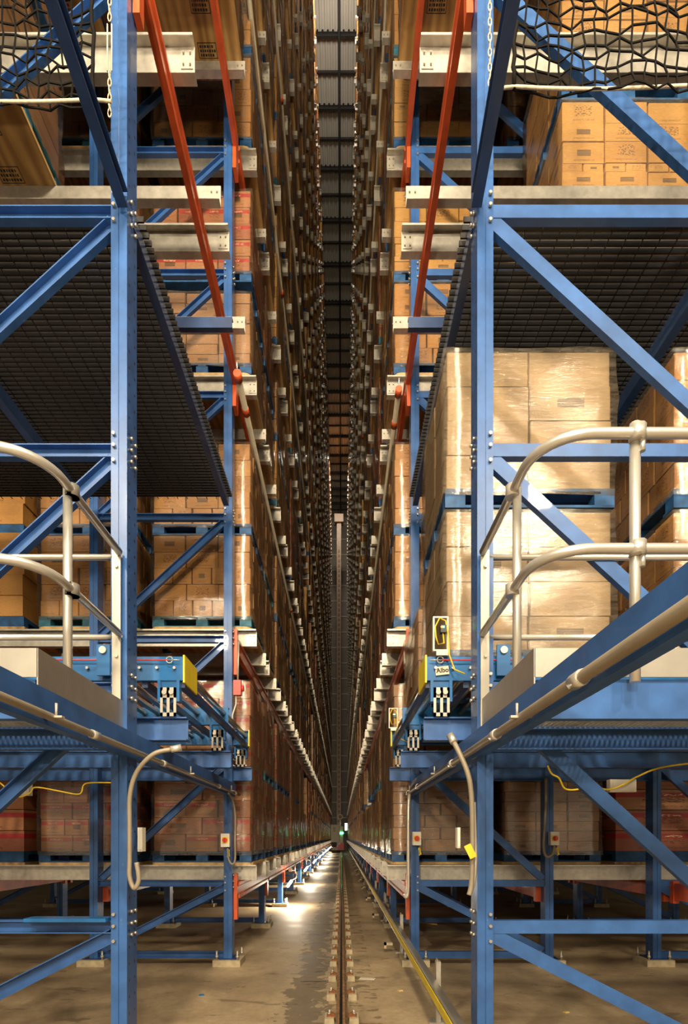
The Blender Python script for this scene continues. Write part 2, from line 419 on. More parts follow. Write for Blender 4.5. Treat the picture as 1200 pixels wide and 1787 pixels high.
# ------------------------------------------------------------------ red pallet beams between uprights
def beam_mesh(L):
    m=MB(); pr=[(-.025,-.095),(.025,-.095),(.025,.095),(-.025,.095),(-.025,.06),(-.010,.05),(-.010,-.05),(-.025,-.06)]
    m.prism(pr,(0,0,0),(0,L,0)); return m.mesh('beam_body',M['red'])
BM={}
con_m={s: MB().box(*( (-.012,.03) if s>0 else (-.03,.012)),0,.075,-.34,.2).mesh('end_connector',M['red']) for s in (-1,1)}
rest_rail=MB(); rest_beam=MB(); nbeam=0
items=[]
for k in range(len(YF)):
    y0=YF[k]+PD; y1=(YF[k+1] if k+1<len(YF) else YEND)
    for li,z in enumerate(LV):
        if k==0 and li<2: continue
        for side in SIDES:
            if inframe(y0,y1,z-.3): items.append((y0,y1,li,z,side,k))
items.sort(key=lambda i:(i[5],i[2]))
for (y0,y1,li,z,side,k) in items:
    s=SIDES[side]; x=fx(side,0)-s*.035; L=y1-y0
    if nbeam<296:
        key=round(L,3)
        if (key,s) not in BM:
            m=MB(); pr=[(-.025,-.095),(.025,-.095),(.025,.095),(-.025,.095),(-.025,.06),(-.010,.045),(-.010,-.045),(-.025,-.06)]
            if s<0: pr=[(-a,b) for a,b in pr][::-1]
            m.prism([(a,b) for a,b in pr],(0,0,0),(0,L,0)); BM[(key,s)]=m.mesh('beam_body',M['red'])
        t=thing('pallet_beam',f'orange-red pallet beam along the aisle, {side} rack {ORD[li]} level, {ORD[k]} bay','beam',(x,y0,z-.295),'orange-red pallet beams')
        link('beam_body',BM[(key,s)],t)
        if k<5:
            link('end_connector',con_m[s],t,(0,-.08,.0)); link('end_connector',con_m[s],t,(0,L,.0))
        nbeam+=1
    else:
        rest_beam.bar((x,y0,z-.295),(x,y1,z-.295),.05,.19)
if rest_beam.v: tag(rest_beam.build('distant_pallet_beam',M['red']),'far orange-red pallet beams high and deep down the aisle','beam',None,'stuff')
# inner-row red beams near the floor
for side in SIDES:
    for k in range(0,5):
        for pi,d in ((0,ROWS[side][1][0]),(1,ROWS[side][0][1])):
            if k==0 and pi==1: continue
            s=SIDES[side]; y0=YF[k]+PD; y1=YF[k+1]; x=fx(side,d)-s*.03
            t=thing('pallet_beam',f'orange-red beam low inside the {side} rack, {ORD[k]} bay, {"inner" if pi==0 else "second"} upright row','beam',(x,y0,.87),'orange-red pallet beams')
            MB().prism([(-.025,-.095),(.025,-.095),(.025,.095),(-.025,.095)],(0,0,0),(0,y1-y0,0)).build('beam_body',M['red'],t)
            for q in (-.02,y1-y0-.05): MB().box(-.035,.035,q,q+.07,-.14,.12).build('end_connector',M['red'],t)

# ------------------------------------------------------------------ galvanized lane rails + plywood slave boards + loads
def rail_geo(m,x0,x1,y,z,face):
    """face=-1: tall web at back (rail at the front of a lane), +1 mirrored. y = centre, z = board underside"""
    w=.07; t=.006; f=-face
    # Z section: web, top flange towards one side, bottom flange towards the other
    pts=[(-t/2,-.19),(w,-.19),(w,-.19+t),(t/2,-.19+t),(t/2,0),(-w,0),(-w,-t-.012),(-w+t,-t-.012),(-w+t,-t),(-t/2,-t)]
    pts=[(a*f,b) for a,b in pts]
    b=len(m.v); n=len(pts)
    for xx in (x0,x1):
        for a,c in pts: m.v.append((xx,y+a,z+c))
    for i in range(n):
        j=(i+1)%n; m.face([b+i,b+j,b+n+j,b+n+i])
    m.face([b+i for i in range(n)]); m.face([b+n+i for i in range(n)])
RM={}
def rail_mesh(s,L,face):
    key=(s,L,face)
    if key not in RM:
        m=MB(); rail_geo(m,0,s*L,0,0,face); RM[key]=m.mesh('rail_channel',M['galv'])
    return RM[key]
plate_m={}
for s in (-1,1):
    m=MB(); m.box(min(0,s*.085),max(0,s*.085),-.006,0,-.17,-.04)
    plate_m[s]=m.mesh('end_plate',M['plate'])
rbolt=MB().cyl((0,0,0),(0,-.012,0),.007,6).mesh('bolt',M['galvs'])

def board_mesh(s,D=1.05,W=1.27,r=.11):
    pts=[]
    for (cx,cy,a0) in ((r,r,180),(W-r,r,270),(W-r,D-r,0),(r,D-r,90)):
        for i in range(5):
            a=R(a0+90*i/4); pts.append((cx+r*math.cos(a),cy+r*math.sin(a)))
    if s<0: pts=[(-x,y) for x,y in pts][::-1]
    m=MB(); n=len(pts)
    m.v=[(x,y,0) for x,y in pts]+[(x,y,.03) for x,y in pts]
    m.face(list(range(n))[::-1],0); m.face(list(range(n,2*n)),0)
    for i in range(n): j=(i+1)%n; m.face([i,j,n+j,n+i],1)
    return m.mesh('slave_board',[M['ply'],M['plyedge']])
BOARD={s:board_mesh(s) for s in (-1,1)}

# ---- pallets
def pallet_parts(W,D):
    top=MB(); y=0
    for i in range(7):
        w=.10 if i not in (0,6) else .13
        yy=i*(D-.13)/6
        top.box(0,W,yy,yy+w,.115,.136)
    st=top
    for i in range(3): st.box(i*(W-.1)/2,i*(W-.1)/2+.1,0,D,.096,.1148)
    bot=MB()
    for i in range(3):
        yy=i*(D-.13)/2; bot.box(0,W,yy,yy+.13,0,.018)
    bl=MB().box(0,.145,0,.1,.018,.096)
    return top,bot,bl
LW,LD=1.2,1.0
PAL={}
for nm,mt in (('blue','teal'),('teal','tealg')):
    t_,b_,k_=pallet_parts(LW+.02,LD+.02)
    al=MB()
    for i in range(3):
        for j in range(3):
            x0=i*(LW+.02-.145)/2; y0=j*(LD+.02-.1)/2; al.box(x0,x0+.145,y0,y0+.1,.0185,.0955)
    PAL[nm]=(t_.mesh('top_deck',M[mt]),b_.mesh('bottom_deck',M[mt]),k_.mesh('block',M[mt]))
    whole=MB(); 
    for src in (t_,b_,al):
        o=len(whole.v); whole.v+=src.v
        for f in src.f: whole.face([i+o for i in f])
    PAL[nm+'_one']=whole.mesh('pallet',M[mt])

# ---- carton layers: list of (nx, ny, height)
DES={
 'orange':('c_orange',[(5,3,.2),(3,4,.2),(5,3,.2),(3,4,.2),(3,4,.2)]),
 'gold':('c_gold',[(3,3,.13),(6,3,.07),(3,3,.15),(6,3,.08),(3,3,.2),(3,3,.17),(3,3,.2)]),
 'pink':('c_pink',[(3,3,.2),(4,3,.2),(3,3,.2),(4,3,.2),(3,3,.2)]),
 'brown':('c_brown',[(3,2,.125)]*7),
 'beige':('c_beige',[(2,2,.25),(2,2,.25),(2,2,.25),(2,2,.25)]),
}
for d_,q in (('orange',(5,3,.2)),('pink',(3,3,.21)),('brown',(3,2,.15)),('gold',(4,3,.175))):
    n_=round(2.1/q[2]); DES['tall '+d_]=(DES[d_][0],[(q[0]-(i%2),q[1],q[2]) for i in range(n_)])
CART={}
def carton_mesh(mat,w,d,h,seed):
    key=(mat,round(w,3),round(d,3),round(h,3),seed)
    if key not in CART:
        e=.009; m=MB(); rnd=random.Random(seed*31+int(w*100))
        b=.006; w2=w-e; d2=d-e; h2=h-.006
        # box with chamfered vertical edges
        pr=[(e/2+b,e/2),(w2-b,e/2),(w2,e/2+b),(w2,d2-b),(w2-b,d2),(e/2+b,d2),(e/2,d2-b),(e/2,e/2+b)]
        n=8; m.v=[(x,y,0) for x,y in pr]+[(x,y,h2) for x,y in pr]
        cid=rnd.random()
        for i in range(n):
            j=(i+1)%n
            long=i%2==0
            m.face([i,j,n+j,n+i],0,[(0,0),(1,0),(1,1),(0,1)] if long else [(0,0)]*4,cid)
        m.face(list(range(n,2*n)),0,[(0,0)]*8,cid); m.face(list(range(n))[::-1],0,[(0,0)]*8,cid)
        CART[key]=m.mesh('carton',M[mat])
    return CART[key]
def carton_slots(design,rnd,jit=.006):
    mat,layers=DES[design]; z=0; out=[]; tot=sum(l[2] for l in layers)
    for (nx,ny,h) in layers:
        w,d=LW/nx,LD/ny
        for i in range(nx):
            for j in range(ny):
                if 0<i<nx-1 and 0<j<ny-1: continue
                out.append((i*w+rnd.uniform(-jit,jit),j*d+rnd.uniform(-jit,jit),z,w,d,h,rnd.randrange(5)))
        z+=h
    return mat,out,z
STK={}
def stack_mesh(design,v):
    if (design,v) not in STK:
        rnd=random.Random(v*17+len(design)); mat,sl,z=carton_slots(design,rnd); m=MB()
        for (x,y,zz,w,d,h,sd) in sl: m.box(x+.004,x+w-.004,y+.004,y+d-.004,zz,zz+h-.007,0,rnd.random())
        STK[(design,v)]=m.mesh('carton_stack',M[mat])
    return STK[(design,v)]
def wrap_mesh(v,mat,hh=1.0):
    rnd=random.Random(v); m=MB(); nx,ny,nz=10,9,int(14*hh)
    ring=[]
    for i in range(nx): ring.append((LW*i/nx,0))
    for j in range(ny): ring.append((LW,LD*j/ny))
    for i in range(nx): ring.append((LW*(1-i/nx),LD))
    for j in range(ny): ring.append((0,LD*(1-j/ny)))
    n=len(ring); ph=[rnd.uniform(0,6.28) for _ in range(6)]
    for k in range(nz+1):
        z=-.05+(hh+.055)*k/nz
        for (x,y) in ring:
            o=.021+.006*math.sin(7*x+5*z+ph[0]+3*y)+.004*math.sin(15*z-9*x+8*y+ph[1])+.003*rnd.uniform(-1,1)
            dx=-1 if x<=0 else (1 if x>=LW else 0); dy=-1 if y<=0 else (1 if y>=LD else 0)
            m.v.append((x+dx*o,y+dy*o,z))
    for k in range(nz):
        for i in range(n):
            j=(i+1)%n; m.face([k*n+i,k*n+j,(k+1)*n+j,(k+1)*n+i],smooth=True)
    return m.mesh('stretch_wrap',M[mat])
WRAP=[wrap_mesh(i,'wrap') for i in range(4)]; WRAPM=[wrap_mesh(9+i,'wrapm') for i in range(2)]; WRAPT=[wrap_mesh(20+i,'wrap',2.1) for i in range(2)]; WRAPB=[wrap_mesh(30+i,'wrap',.875) for i in range(2)]

LOOK={'tall orange':'tall orange-tan','tall pink':'tall red-banded','tall brown':'tall brown','tall gold':'tall golden','orange':'orange-tan','gold':'golden','pink':'red-banded','brown':'plain brown','beige':'pale beige'}
def load(x,y,z,design,label,detail,pal='blue',wrap=True,group='wrapped carton loads in the racks',seed=0):
    """x,y = low corner of the carton block, z = pallet underside"""
    rnd=random.Random(seed*13+5)
    t=thing('pallet_load',label,'pallet load',(x+LW/2,y+LD/2,z),group)
    ox,oy=-LW/2,-LD/2
    if detail>=2:
        p=link('pallet',PAL[pal][0],t,(ox-.01,oy-.01,0)); link('bottom_deck',PAL[pal][1],p)
        for i in range(3):
            for j in range(3):
                if i==1 and j==1: continue
                link('block',PAL[pal][2],p,(i*(LW+.02-.145)/2,j*(LD+.02-.1)/2,0))
        mat,sl,zz=carton_slots(design,rnd,.007)
        for (cx,cy,cz,w,d,h,sd) in sl:
            link('carton',carton_mesh(mat,w,d,h,sd),t,(ox+cx,oy+cy,.137+cz))
    else:
        link('pallet',PAL[pal+'_one'],t,(ox-.01,oy-.01,0))
        link('carton_stack',stack_mesh(design,rnd.randrange(3)),t,(ox,oy,.137))
    if wrap:
        w=WRAPM if design=='beige' else WRAPT if 'tall' in design else WRAPB if design=='brown' else WRAP
        link('stretch_wrap',w[rnd.randrange(len(w))],t,(ox,oy,.137))
    return t

def stamp_marks(m,x,y,z,sx,sy,rnd):
    """a framed grade stamp with a few bars, ink on the underside of a board"""
    t=.012*sx
    zt=z-.001
    def q(a0,a1,b0,b1):
        n=len(m.v); m.v += [(x+a0,y+b0,zt),(x+a1,y+b0,zt),(x+a1,y+b1,zt),(x+a0,y+b1,zt)]; m.face([n+3,n+2,n+1,n])
    w,h=.2*sx,.12*sy
    for a in ((0,w,0,.006),(0,w,h-.006,h),(0,.006,0,h),(w-.006,w,0,h)): q(*a)
    for r in range(3):
        xx=.02
        while xx<w-.03:
            l=rnd.uniform(.008,.022); q(xx,xx+l,.02+r*.032,.04+r*.032); xx+=l+.008

rails=[];boards=[];loads=[]
for k in range(len(YF)):
    for li,z in enumerate(LV):
        if k==0 and li<2: continue
        for ln,(b0,b1) in enumerate(lanes(k)):
            for side in SIDES:
                if not inframe(b0,b1,z-.2,80): continue
                s=SIDES[side]
                off=.45 if (side=='right' and li==0 and k==1) else 0
                for e,yy in ((0,b0+.07),(1,b1-.20)):
                    rails.append((yy+.0 if e==0 else yy+.04,z,side,k,li,ln,e))
                ncol=1
                if k==1: ncol=4 if li<2 else 2
                elif k==0: ncol=3
                elif k==2: ncol=3 if li<1 else 2
                for col in range(ncol):
                    empty=False
                    if k==0:
                        if li==2: empty = col==0 or (side=='left' and ln==1 and col==1)
                        if side=='right' and li==2 and ln==0: empty = True
                        if side=='left' and li==2 and ln==1: empty=True
                    elif k>2 and random.random()<.05: empty=True
                    if empty: continue
                    bx=fx(side,0)-s*.19+s*1.4*col      # aisle edge of the board
                    yb=b0+(0 if ln else off*.3)
                    boards.append((yb,z,side,k,li,ln,col,bx))
                    n=2 if random.random()>.10 or k<3 else 1
                    tall=False
                    if n==2 and (k>=2 and random.random()<.34 or (k==1 and li==0 and ((side=='left' and col==0 and ln==0) or (side=='right' and col==0)))): tall=True; n=1
                    for st in range(n if not tall else 1): loads.append((yb+.03,z+.03,side,k,li,ln,col,bx+s*.03,st,'tall' if tall else n))
lane_w=['near','rear']; edge_w=['front','back']
# rails
rails.sort(key=lambda r:(r[0],r[1]))
for i,(yy,z,side,k,li,ln,e) in enumerate(rails):
    s=SIDES[side]; x=-1.054 if side=='left' else .56
    L=5.6 if k<3 else 1.75; face=-1 if e==0 else 1
    if i<298:
        t=thing('lane_rail',f'galvanized lane rail, {side} rack {ORD[li]} level, {ORD[k]} bay, {edge_w[e]} rail of {lane_w[ln]} lane','rail',(x,yy,z),'galvanized lane rails')
        link('rail_channel',rail_mesh(s,L,face),t)
        if k<5:
            pl=link('end_plate',plate_m[s],t,(s*.012,-.0035 if e==0 else -.0035,0))
            if k<2:
                for bx in (.018,.066):
                    for bz in (-.145,-.065): link('bolt',rbolt,pl,(s*bx,-.008,bz))
    else: rail_geo(rest_rail,x,x+s*L,yy,z,face)
tag(rest_rail.build('distant_lane_rail',M['galv']),'far galvanized rail ends stacked up both rack faces down the aisle','rail',None,'stuff')
# boards
rest_board=MB(); boards.sort(key=lambda b:(b[6]>1,b[3],b[4]))
for i,(yb,z,side,k,li,ln,col,bx) in enumerate(boards):
    s=SIDES[side]
    if i<298:
        cw='' if col==0 else f', {ORD[col]} in from aisle'
        o=link('slave_board',BOARD[s],None,(bx,yb,z))
        tag(o,f'plywood slave board, {side} rack {ORD[li]} level, {ORD[k]} bay {lane_w[ln]} lane{cw}','board','plywood slave boards')
        if k==0 and li==2 or k<2 and li==3:
            m=MB(); rnd=random.Random(i); 
            for q in range(3): stamp_marks(m,(s*.25 if s>0 else -.45)+0,.12+q*.32,0,1,1,rnd)
            st=m.build('grade_stamp',M['ink'],o); st['label']='black ink grade stamps'
    else:
        x0,x1=sorted((bx,bx+s*1.26)); rest_board.box(x0,x1,yb,yb+1.04,z,z+.03)
tag(rest_board.build('distant_slave_board',M['ply']),'far plywood boards under the loads deep down the aisle','board',None,'stuff')
# loads
def design_for(side,k,li,ln,col,st):
    if side=='left':
        if li==0 and k<4: return 'pink'
        if li==1 and k==1: return 'orange'
    if side=='right':
        if li==0 and k==1: return 'brown' if col<2 else ('orange' if col==1 else 'pink')
        if li==2 and k==0: return 'gold'
        if li==0: return random.choice(['brown','brown','gold'])
    return random.choice(['orange','orange','gold','orange','brown','pink'])
loads.sort(key=lambda b:(b[6]>1,b[3],b[4],b[6]))
near=[l for l in loads if True][:296]; nearset=set(map(id,near))
RB={d:MB() for d in ('c_orange','c_gold','c_brown','c_pink','c_beige')}
restm=MB(); mats_rest=['c_orange','c_gold','c_brown','c_pink','c_beige']
restp=[]
for i,l in enumerate(loads):
    (y,z,side,k,li,ln,col,bx,st,n)=l; s=SIDES[side]
    d=design_for(side,k,li,ln,col,st); zz=z+st*(.137+1.0) if d!='brown' or st==0 else z+st*(.137+1.0)
    if n=='tall':
        d='tall '+('brown' if d=='beige' else d)
    x0=bx if s>0 else bx-LW
    if i<296:
        detail=2 if (k<=1 and li<3 and col<2) or (k==0) else 1
        cw='' if col==0 else f', {ORD[col]} in from aisle'
        pos=('lower of two' if st==0 else 'upper of two') if n==2 else 'one high'
        lab=f'{LOOK[d]} load, {side} rack {ORD[li]} level, {ORD[k]} bay {lane_w[ln]} lane{cw}'+('' if n=='tall' else ', '+pos.replace(' of two',''))
        load(x0,y,zz,d,lab,detail,'teal' if (i%5==0 or (side=='left' and li==1 and k==1 and st==0)) else 'blue',True,seed=i)
    else:
        mi=mats_rest.index(DES[d][0]); rnd=random.Random(i)
        hz=.26; nq=8 if n=='tall' else 4
        for q in range(nq):
            j=rnd.uniform(-.01,.01)
            restm.box(x0+j,x0+LW+j,y+j,y+LD+j,zz+.137+q*hz,zz+.137+(q+1)*hz-.008,mi,rnd.random())
        restm.box(x0,x0+LW,y,y+LD,zz+.09,zz+.137,5); restm.box(x0,x0+LW,y,y+LD,zz,zz+.02,5)
        for q in range(3): restm.box(x0,x0+LW,y+q*.45,y+q*.45+.1,zz+.02,zz+.09,5)
tag(restm.build('distant_pallet_load',[M[m] for m in mats_rest]+[M['teal']]),'far stacked carton loads receding down both rack faces','pallet load',None,'stuff')

# ------------------------------------------------------------------ roller conveyors in the entry bay
def fz(px_y,Y): return H+(HY-px_y)*Y/F
def conveyor(side):
    s=SIDES[side]; xi=-1.09 if s<0 else .585
    t=thing('roller_conveyor',f'blue roller conveyor with yellow end guards, in the entry bay of the {side} rack','conveyor',(xi,3.72,2.33))
    L=3.6; z=2.665-2.33; ch=.165
    ys=[3.72,5.18,6.36]
    for i,y in enumerate(ys):
        c=MB().chan((0,y-3.72,z),(s*L,y-3.72,z),.055,ch,.008,flip=(1 if i<2 else -1)*(1 if s>0 else -1)*-1).build('side_channel',M['bright'],t)
        if i in (0,2):
            MB().box(min(0,-s*.012),max(0,-s*.012),-.02,.30 if i==0 else .06,z-ch/2-.02,z+ch/2+.005).build('end_guard',M['yellow'],t,(0,y-3.72-(0 if i==0 else .05),0))
        if i==0:
            for q in range(12):
                link('bolt',hexb,c,(s*(.06+.12*q),-.005,z),None)
    for lane,(a,b2) in enumerate(((3.75,5.16),(5.22,6.34))):
        r=MB().cyl((0,a-3.72,0),(0,b2-3.72,0),.029,12).mesh('roller',M['roller'])
        for q in range(26): link('roller',r,t,(s*(.05+.125*q),0,z+.03))
    # cross shafts and lower chain tubes
    for q in (.02,.28): MB().bar((s*q,.03,z-.1),(s*q,2.62,z-.1),.04,.05).build('chain_guard',M['navy'],t)
    for i,y in enumerate(ys):
        for xx in (.10,1.7):
            f=MB(); f.box(-.075,-.055,0,.06,z-ch/2-.15,z-ch/2); f.box(.055,.075,0,.06,z-ch/2-.15,z-ch/2); f.box(-.055,.055,.03,.045,z-ch/2-.15,z-ch/2)
            ft=f.build('support_foot',M['bright'],t,(s*xx,y-3.74,0))
            p=MB(); zt=z-ch/2-.055
            p.box(-.055,-.037,-.006,0,0,zt); p.box(.037,.055,-.006,0,0,zt); p.box(-.010,.010,-.006,0,0,zt); p.box(-.055,.055,-.006,0,0,.025); p.box(-.055,.055,-.006,0,zt-.07,zt)
            p.build('slotted_plate',M['plate'],ft)
            for bx in (-.024,.024): MB().cyl((bx,-.006,zt-.035),(bx,-.022,zt-.035),.017,10).build('bolt',M['plate'],ft)
    # emergency pull cord
    cord=MB().tube([(s*.02,-.03,z+.05),(s*.1,-.03,z+.05)],.004,6).build('cord_end',M['plate'],t)
    MB().tube([(s*.1,-.03,z+.05),(s*.9,-.03,z+.052),(s*2.4,-.03,z+.05)],.005,6).build('pull_cord',M['redp'],t)
    hook=MB().tube([(s*.09+.022*math.cos(a),-.03,z+.05+.022*math.sin(a)) for a in [i*.6 for i in range(11)]],.004,6).build('eye_bolt',M['plate'],t)
    return t
cl=conveyor('left'); cr=conveyor('right')
for side in SIDES:
    s=SIDES[side]; xi=-1.07 if s<0 else .57
    for i,y in enumerate((3.76,5.22,6.42)):
        t=MB().ibeam((xi,y,2.25),(xi+s*4.2,y,2.25),.09,.16).build('conveyor_support_beam',M['blue'])
        tag(t,f'blue cross beam under the {side} conveyor, {ORD[i]} from the front','beam','conveyor cross beams')
# loads on the right conveyor
load(.755,3.89,2.715,'beige','pale beige milky-wrapped load, lower one on the right conveyor front',2,'blue',seed=501,group=None)
load(.755,3.89,2.715+1.16,'beige','pale beige milky-wrapped load, top one of stack on right conveyor front',2,'blue',seed=502,group=None)
load(.74,5.25,2.715,'brown','single plain brown wrapped load on the right conveyor behind the beige stack',2,'blue',seed=503,group=None)
load(2.40,3.89,2.715,'orange','orange-tan wrapped load on right conveyor beside the beige stack, lower',2,'blue',seed=504,group=None)
load(2.40,3.89,2.715+1.16,'orange','orange-tan wrapped load on right conveyor beside the beige stack, upper',2,'blue',seed=505,group=None)
# paper tag with handwriting, hung on the right conveyor's front channel
tg=MB().box(-.04,.052,-.002,0,-.028,.03).build('paper_tag',M['paper'],cr,(.10,-.012,.315))
tg.rotation_euler=(0,R(-6),0); tg['label']='paper tag with handwritten letters'
fc=bpy.data.curves.new('tag_lettering','FONT'); fc.body='Albo'; fc.size=.044; fc.align_x='CENTER'; fc.align_y='CENTER'; fc.extrude=.0004; fc.offset=.0012; fc.materials.append(M['ink'])
fo=bpy.data.objects.new('lettering',fc); C.objects.link(fo); fo.parent=tg; fo.location=(.008,-.004,.002); fo.rotation_euler=(R(90),0,0)
bpy.context.view_layer.update()
me=bpy.data.meshes.new_from_object(fo.evaluated_get(bpy.context.evaluated_depsgraph_get())); bpy.data.objects.remove(fo)
lt=link('lettering',me,tg,(.008,-.004,.002),(R(90),0,0))
# photo-eye brackets
def photo_eye(x,y,z,sc,label):
    t=thing('photo_eye',label,'sensor',(x,y,z)); w,h=.105*sc,.235*sc; e=.010
    m=MB(); m.box(-w/2,w/2,-.03,0,0,e); m.box(-w/2,w/2,-.03,0,h-e,h); m.box(-w/2,-w/2+e,-.03,0,e,h-e); m.box(w/2-e,w/2,-.03,0,e,h-e)
    m.build('bracket',M['white'],t)
    MB().box(-.004*sc,.035*sc,-.05,-.005,.12*sc,.17*sc).build('sensor_body',M['blackp'],t)
    MB().box(.008*sc,.02*sc,-.054,-.05,.15*sc,.16*sc).build('indicator_light',M['green'],t)
    MB().box(-.004*sc,.006*sc,-.054,-.05,.15*sc,.16*sc).build('indicator_light',M['amber'],t)
    MB().tube([(.015*sc,-.03,.12*sc),(.02*sc,-.035,.05*sc),(-.02*sc,-.04,.04*sc),(-.035*sc,-.04,.09*sc),(-.04*sc,-.04,.16*sc),(-.01*sc,-.04,.22*sc),(.03*sc,-.04,.2*sc),(.05*sc,-.04,.1*sc),(.055*sc,-.04,-.03),(.09*sc,-.04,-.13),(.16*sc,-.04,-.16)],.0055,6).build('cable',M['cable'],t)
    MB().box(-.03,.05,-.03,0,-.03,0).build('mount',M['plate'],t)
photo_eye(.675,3.70,2.77,1,'photo eye in a white frame with looped yellow cable, right conveyor front')
photo_eye(.60,6.30,2.77,1,'small photo eye in a white frame at the rear end of right conveyor')
# blue brackets standing on the conveyor channel
for side in SIDES:
    s=SIDES[side]
    x=-1.62 if s<0 else 1.10
    t=thing('stop_bracket',f'blue stop bracket with round pin on the {side} conveyor channel','bracket',(x,3.66,2.6))
    MB().box(-.045,.045,0,.02,0,.21).build('bracket_plate',M['bright'],t)
    MB().cyl((0,-.015,.17),(0,.0,.17),.025,12).build('pin',M['galv'],t)

# ------------------------------------------------------------------ mesh deck above the entry bay
def deck(side):
    s=SIDES[side]; x0=fx(side,-.03); x1=fx(side,3.6); z=5.35
    t=thing('mesh_deck',f'black bar deck on blue edge angles above the entry bay of the {side} rack','deck',(x0,3.3,z))
    y=3.36; m=MB()
    n=0
    while y<6.10:
        m.bar((-s*.02,y-3.3,.0),(x1-x0,y-3.3,0),.011,.034); y+=.045
    xx=.05
    while xx<abs(x1-x0):
        m.bar((s*xx,.05,-.019),(s*xx,2.8,-.019),.006,.006); xx+=.11
    m.build('bar_grating',M['black'],t)
    MB().chan((-s*0+s*.02,0,-.06),(s*.02,2.78,-.06),.06,.10,.008,flip=s).build('edge_angle',M['navy'],t)
    MB().chan((fx(side,1.6)-x0,.0,-.08),(fx(side,1.6)-x0,2.78,-.08),.07,.12,.008,flip=s).build('support_beam',M['blue'],t)
    return t
deck('left'); deck('right')
# short blue stub beams seen below the deck at the second frame
for side in SIDES:
    s=SIDES[side]; x=-1.02 if s<0 else .62
    t=MB().chan((x,5.02,6.30),(x+s*1.2,5.02,6.30),.05,.10,.008,flip=-s).build('stub_beam',M['navy'])
    tag(t,f'short dark blue stub beam reaching to the aisle above the {side} deck','beam')

# ------------------------------------------------------------------ walkway with guard rails
def walkway(side):
    s=SIDES[side]; xi=-1.31 if s<0 else .83; W=3.2
    t=thing('walkway_platform',f'blue walkway platform with bar grating and galvanized toe boards, {side} of the aisle','platform',(xi,2.32,2.0))
    # edge channel across, deck grating, toe boards
    MB().chan((s*.02,.02,.10),(s*W,.02,.10),.05,.17,.009,flip=-s).build('edge_channel',M['blue'],t)
    MB().chan((s*.02,.92,.085),(s*W,.92,.085),.05,.13,.009,flip=s).build('rear_channel',M['blue'],t)
    m=MB(); xx=.03
    while xx<W: m.bar((s*xx,.03,.165),(s*xx,.9,.165),.006,.03); xx+=.03
    for q in range(9): m.bar((s*.03,.06+.1*q,.175),(s*W,.06+.1*q,.175),.008,.008)
    m.build('deck_grating',M['galv'],t)
    tb=MB(); tb.box(min(0,s*W),max(0,s*W),0,.006,.19,.315); tb.build('toe_board',M['galvs'],t)
    MB().box(-.003,.003,0,.9,.15,.315).build('toe_board',M['galvs'],t)
    return t
def guard(side):
    s=SIDES[side]; xi=-1.31 if s<0 else .83; yc=2.31 if s<0 else 2.24
    t=thing('guard_rail',f'galvanized pipe guard rail with curved corner on the {side} walkway','guard rail',(xi,3.2,2.17))
    def P(x,y,z): return (x-xi,y-3.2,z-2.17)
    for z in (3.18,2.70):
        r=.22; pts=[P(xi+s*3.2,yc,z)]
        cx,cy=xi+s*r,yc+r
        for i in range(11):
            a=R(90*i/10); pts.append(P(cx-s*r*math.sin(a),cy-r*math.cos(a),z))
        pts.append(P(xi,3.17,z))
        MB().tube(pts,.0215,12).build('curved_pipe',M['pipe'],t)
        MB().tube([P(xi,3.235,z),P(xi+s*3.2,3.235,z)],.018,10).build('rear_pipe',M['pipe'],t)
        for (fx_,fy) in ((xi,2.62),(xi+s*.40,yc) if s>0 else (xi,2.62)):
            MB().tube([P(fx_,fy,z-.028),P(fx_,fy,z+.028)],.034,10).build('pipe_fitting',M['pipe'],t)
            MB().tube([P(fx_+s*.02,fy,z-.075),P(fx_+s*.02,fy,z-.015)],.012,8).build('set_screw',M['pipe'],t)
    MB().tube([P(xi+s*.022,2.62,2.15),P(xi+s*.022,2.62,3.20)],.0215,12).build('stanchion',M['pipe'],t)
    if s>0: MB().tube([P(xi+.40,yc+.02,2.15),P(xi+.40,yc+.02,3.235)],.0215,12).build('stanchion',M['pipe'],t)
    fb=MB().box(-.006-.022,.022,-.06,-.05,-.1,1.03).build('flat_bar',M['plate'],t,(s*.02,.045,0))
    for zz in (.05,.4,.93): MB().cyl((0,-.06,zz),(0,-.072,zz),.010,8).build('bolt',M['galv'],t,(s*.02,.045,0))
for side in SIDES: walkway(side); guard(side)
# long blue side beams carrying the walkway, with conduit clamped along them
for side in SIDES:
    s=SIDES[side]; x=-1.27 if s<0 else .80
    m=MB().chan((x,-2.5,2.06),(x,6.45,2.06),.05,.155,.009,flip=(-1 if s<0 else 1))
    t=tag(m.build('walkway_beam',M['blue']),f'long blue beam running back from the {side} walkway under the conveyor','beam')
    r=.0175 if s<0 else .021; xx=x-s*.032
    c=thing('conduit',f'grey conduit clamped along the long blue beam, {side} of the aisle','conduit',(xx,.75,2.012))
    MB().tube([(0,-3.2,0),(0,5.75,0)],r,10).build('conduit_pipe',M['conduit'],c)
    for y in (1.0,1.95,3.0,4.7,5.5):
        MB().tube([(0,y-.035,0),(0,y+.035,0)],r*1.28,10).build('coupling',M['pipe'],c)
    for y in (1.55,3.6,5.2):
        k=MB(); k.box(-.05,.05,y-.012,y+.012,-r*.2,r*.3); k.cyl((-s*.02,y,0),(-s*.02,y,.06),.006,6); k.build('clamp',M['plate'],c)
# tie beams running from the front uprights towards the camera
for side in SIDES:
    s=SIDES[side]; x=-1.33 if s<0 else .83; x2=-1.33 if s<0 else .77
    t=MB().chan((x2,1.7,5.29),(x,3.2,5.29),.06,.10,.008,flip=-s).build('tie_beam',M['navy'])
    tag(t,f'dark blue tie beam running forward from the {side} front upright','beam')

